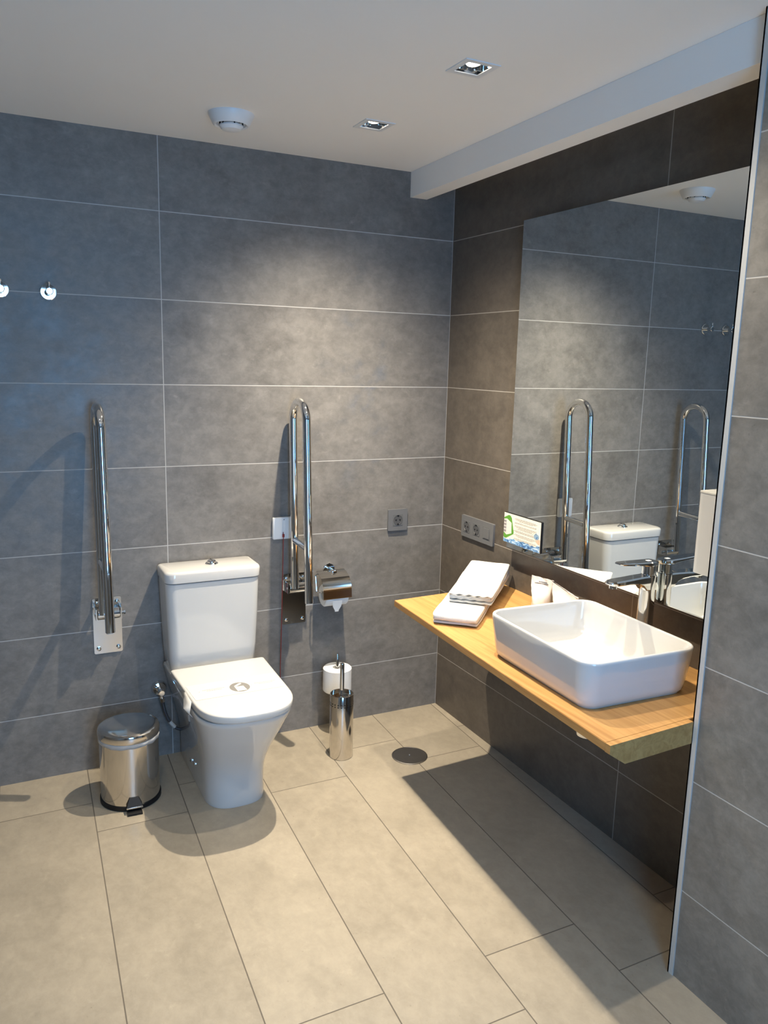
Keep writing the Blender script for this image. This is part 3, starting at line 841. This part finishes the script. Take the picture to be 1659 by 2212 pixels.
# ------------------------------------------------------------------ pedal bin and liner
cx, cy, R0 = -1.403, -.258, .1005
t = thing('pedal_bin', 'small polished steel pedal bin on the floor left of the toilet', 'bin', (cx, cy, 0))
obj('base_ring', lathe([(R0 + .001, .0005), (R0 + .0035, .003), (R0 + .0035, .017), (R0 + .001, .0185), (R0 - .01, .0185)], (cx, cy, 0), n=64), M['black'], t)
obj('body', lathe([(R0, .0185), (R0, .236), (R0 - .002, .238), (R0 - .004, .236)], (cx, cy, 0), n=72, cap1=False), M['steel'], t)
lidp = [(R0 - .004, .246), (R0 + .0035, .246), (R0 + .0045, .249), (R0 + .0045, .266), (R0 + .0025, .2715), (R0 - .003, .2745), (R0 - .012, .2765), (.06, .2785), (.03, .2795), (.002, .2797)]
obj('lid', lathe(lidp, (cx, cy, 0), n=72), M['steel'], t)
obj('rim_gap', lathe([(R0 - .004, .2365), (R0 - .0015, .238), (R0 - .0015, .2458), (R0 - .004, .2459)], (cx, cy, 0), n=48, cap0=False, cap1=False), M['black'], t)
PA = radians(-93)
A = Matrix.Translation((cx, cy, 0)) @ Matrix.Rotation(PA, 4, 'Z')     # +x is towards the pedal
obj('pedal_housing', xf(loft([[(R0 - .004, -.026, .017), (R0 + .003, -.026, .017), (R0 + .003, .026, .017), (R0 - .004, .026, .017)],
                              [(R0 - .004, -.026, .028), (R0 + .020, -.026, .026), (R0 + .020, .026, .026), (R0 - .004, .026, .028)],
                              [(R0 - .004, -.016, .052), (R0 + .003, -.015, .050), (R0 + .003, .015, .050), (R0 - .004, .016, .052)]]), A), M['black'], t)
pd = obj('pedal', xf(loft([[(R0 + .0, -.0245, .004), (R0 + .0, .0245, .004), (R0 + .0, .0245, .013), (R0 + .0, -.0245, .013)],
                           [(R0 + .034, -.0245, .0015), (R0 + .034, .0245, .0015), (R0 + .034, .0245, .0075), (R0 + .034, -.0245, .0075)]]), A), M['black'], t)
obj('pedal_plate', xf(box(R0 + .0202, R0 + .0225, -.027, .027, .0195, .0255, .0008, 2), A), M['satin'], t)
# liner hanging over the rim
n = 96; rings = []
for k, (r, z) in enumerate(((R0 - .001, .2462), (R0 + .0030, .2445), (R0 + .0028, .239), (R0 + .0028, .229))):
    ring = []
    for i in range(n):
        a = 2 * pi * i / n
        w = .0016 * noise.noise(Vector((cos(a) * 6, sin(a) * 6, k * .8))) + .0010 * sin(17 * a + k)
        dz = (.004 * noise.noise(Vector((cos(a) * 3, sin(a) * 3, 5)))) if k == 3 else 0
        ring.append((cx + (r + max(w, -.0012)) * cos(a), cy + (r + max(w, -.0012)) * sin(a), z + dz))
    rings.append(ring)
lin = obj('bin_liner', loft(rings, False, False), M['liner'], None, loc=(cx, cy, .23), angle=60)
tag(lin, 'crinkled clear plastic liner folded over the rim of the steel bin', 'bin liner')
sm = lin.modifiers.new('film', 'SOLIDIFY'); sm.thickness = .0004

# ------------------------------------------------------------------ coat hooks
def hook(label, x):
    t = thing('coat_hook', label, 'hook', (x, 0, 1.749), 'round chrome wall hooks')
    z = 1.749
    obj('rosette', lathe([(.0265, .0), (.0265, -.007), (.0245, -.009), (.010, -.0095)], (x, 0, z), axis='y', n=40), M['chrome'], t)
    obj('peg', lathe([(.0085, -.009), (.0085, -.042), (.0125, -.044), (.0125, -.050), (.010, -.052)], (x, 0, z), axis='y', n=24), M['chrome'], t)
    obj('prong', tube([(x, -.046, z + .006), (x, -.0475, z + .028), (x, -.0475, z + .030)], [.005, .005, .004], n=14), M['chrome'], t)
    return t
h = hook('round chrome coat hook upper left on the wall, the right one of the pair', -1.573)
dup(h, (-1.719, 0, 1.749), 'round chrome coat hook cut off by the left edge, left of the pair')

# ------------------------------------------------------------------ camera
def camera():
    f, cx, cy, cz, yaw, pitch, roll = 1724.76792, -1.79362613, -2.98646779, 1.54566260, .466352436, -.185427024, .0251262684
    fw = Vector((sin(yaw) * cos(pitch), cos(yaw) * cos(pitch), sin(pitch)))
    r = fw.cross(Vector((0, 0, 1))).normalized(); u = r.cross(fw)
    r2 = cos(roll) * r + sin(roll) * u; u2 = -sin(roll) * r + cos(roll) * u
    cam = bpy.data.cameras.new('camera'); o = bpy.data.objects.new('camera', cam); COL.objects.link(o)
    cam.sensor_width = 36; cam.sensor_fit = 'AUTO'; cam.lens = f * 36 / 2212
    cam.clip_start = .05
    m = Matrix.Identity(4)
    for i in range(3): m[i][0], m[i][1], m[i][2], m[i][3] = r2[i], u2[i], -fw[i], (cx, cy, cz)[i]
    o.matrix_world = m
    S.camera = o
camera()

# ------------------------------------------------------------------ render look
S.view_settings.view_transform = 'Standard'
S.view_settings.look = 'None'
S.view_settings.gamma = 1
S.view_settings.use_curve_mapping = False
S.view_settings.exposure = 0.03
S.cycles.max_bounces = 10
S.cycles.diffuse_bounces = 5
S.cycles.glossy_bounces = 6
S.cycles.use_denoising = True
S.cycles.sample_clamp_indirect = 6
S.cycles.caustics_reflective = True
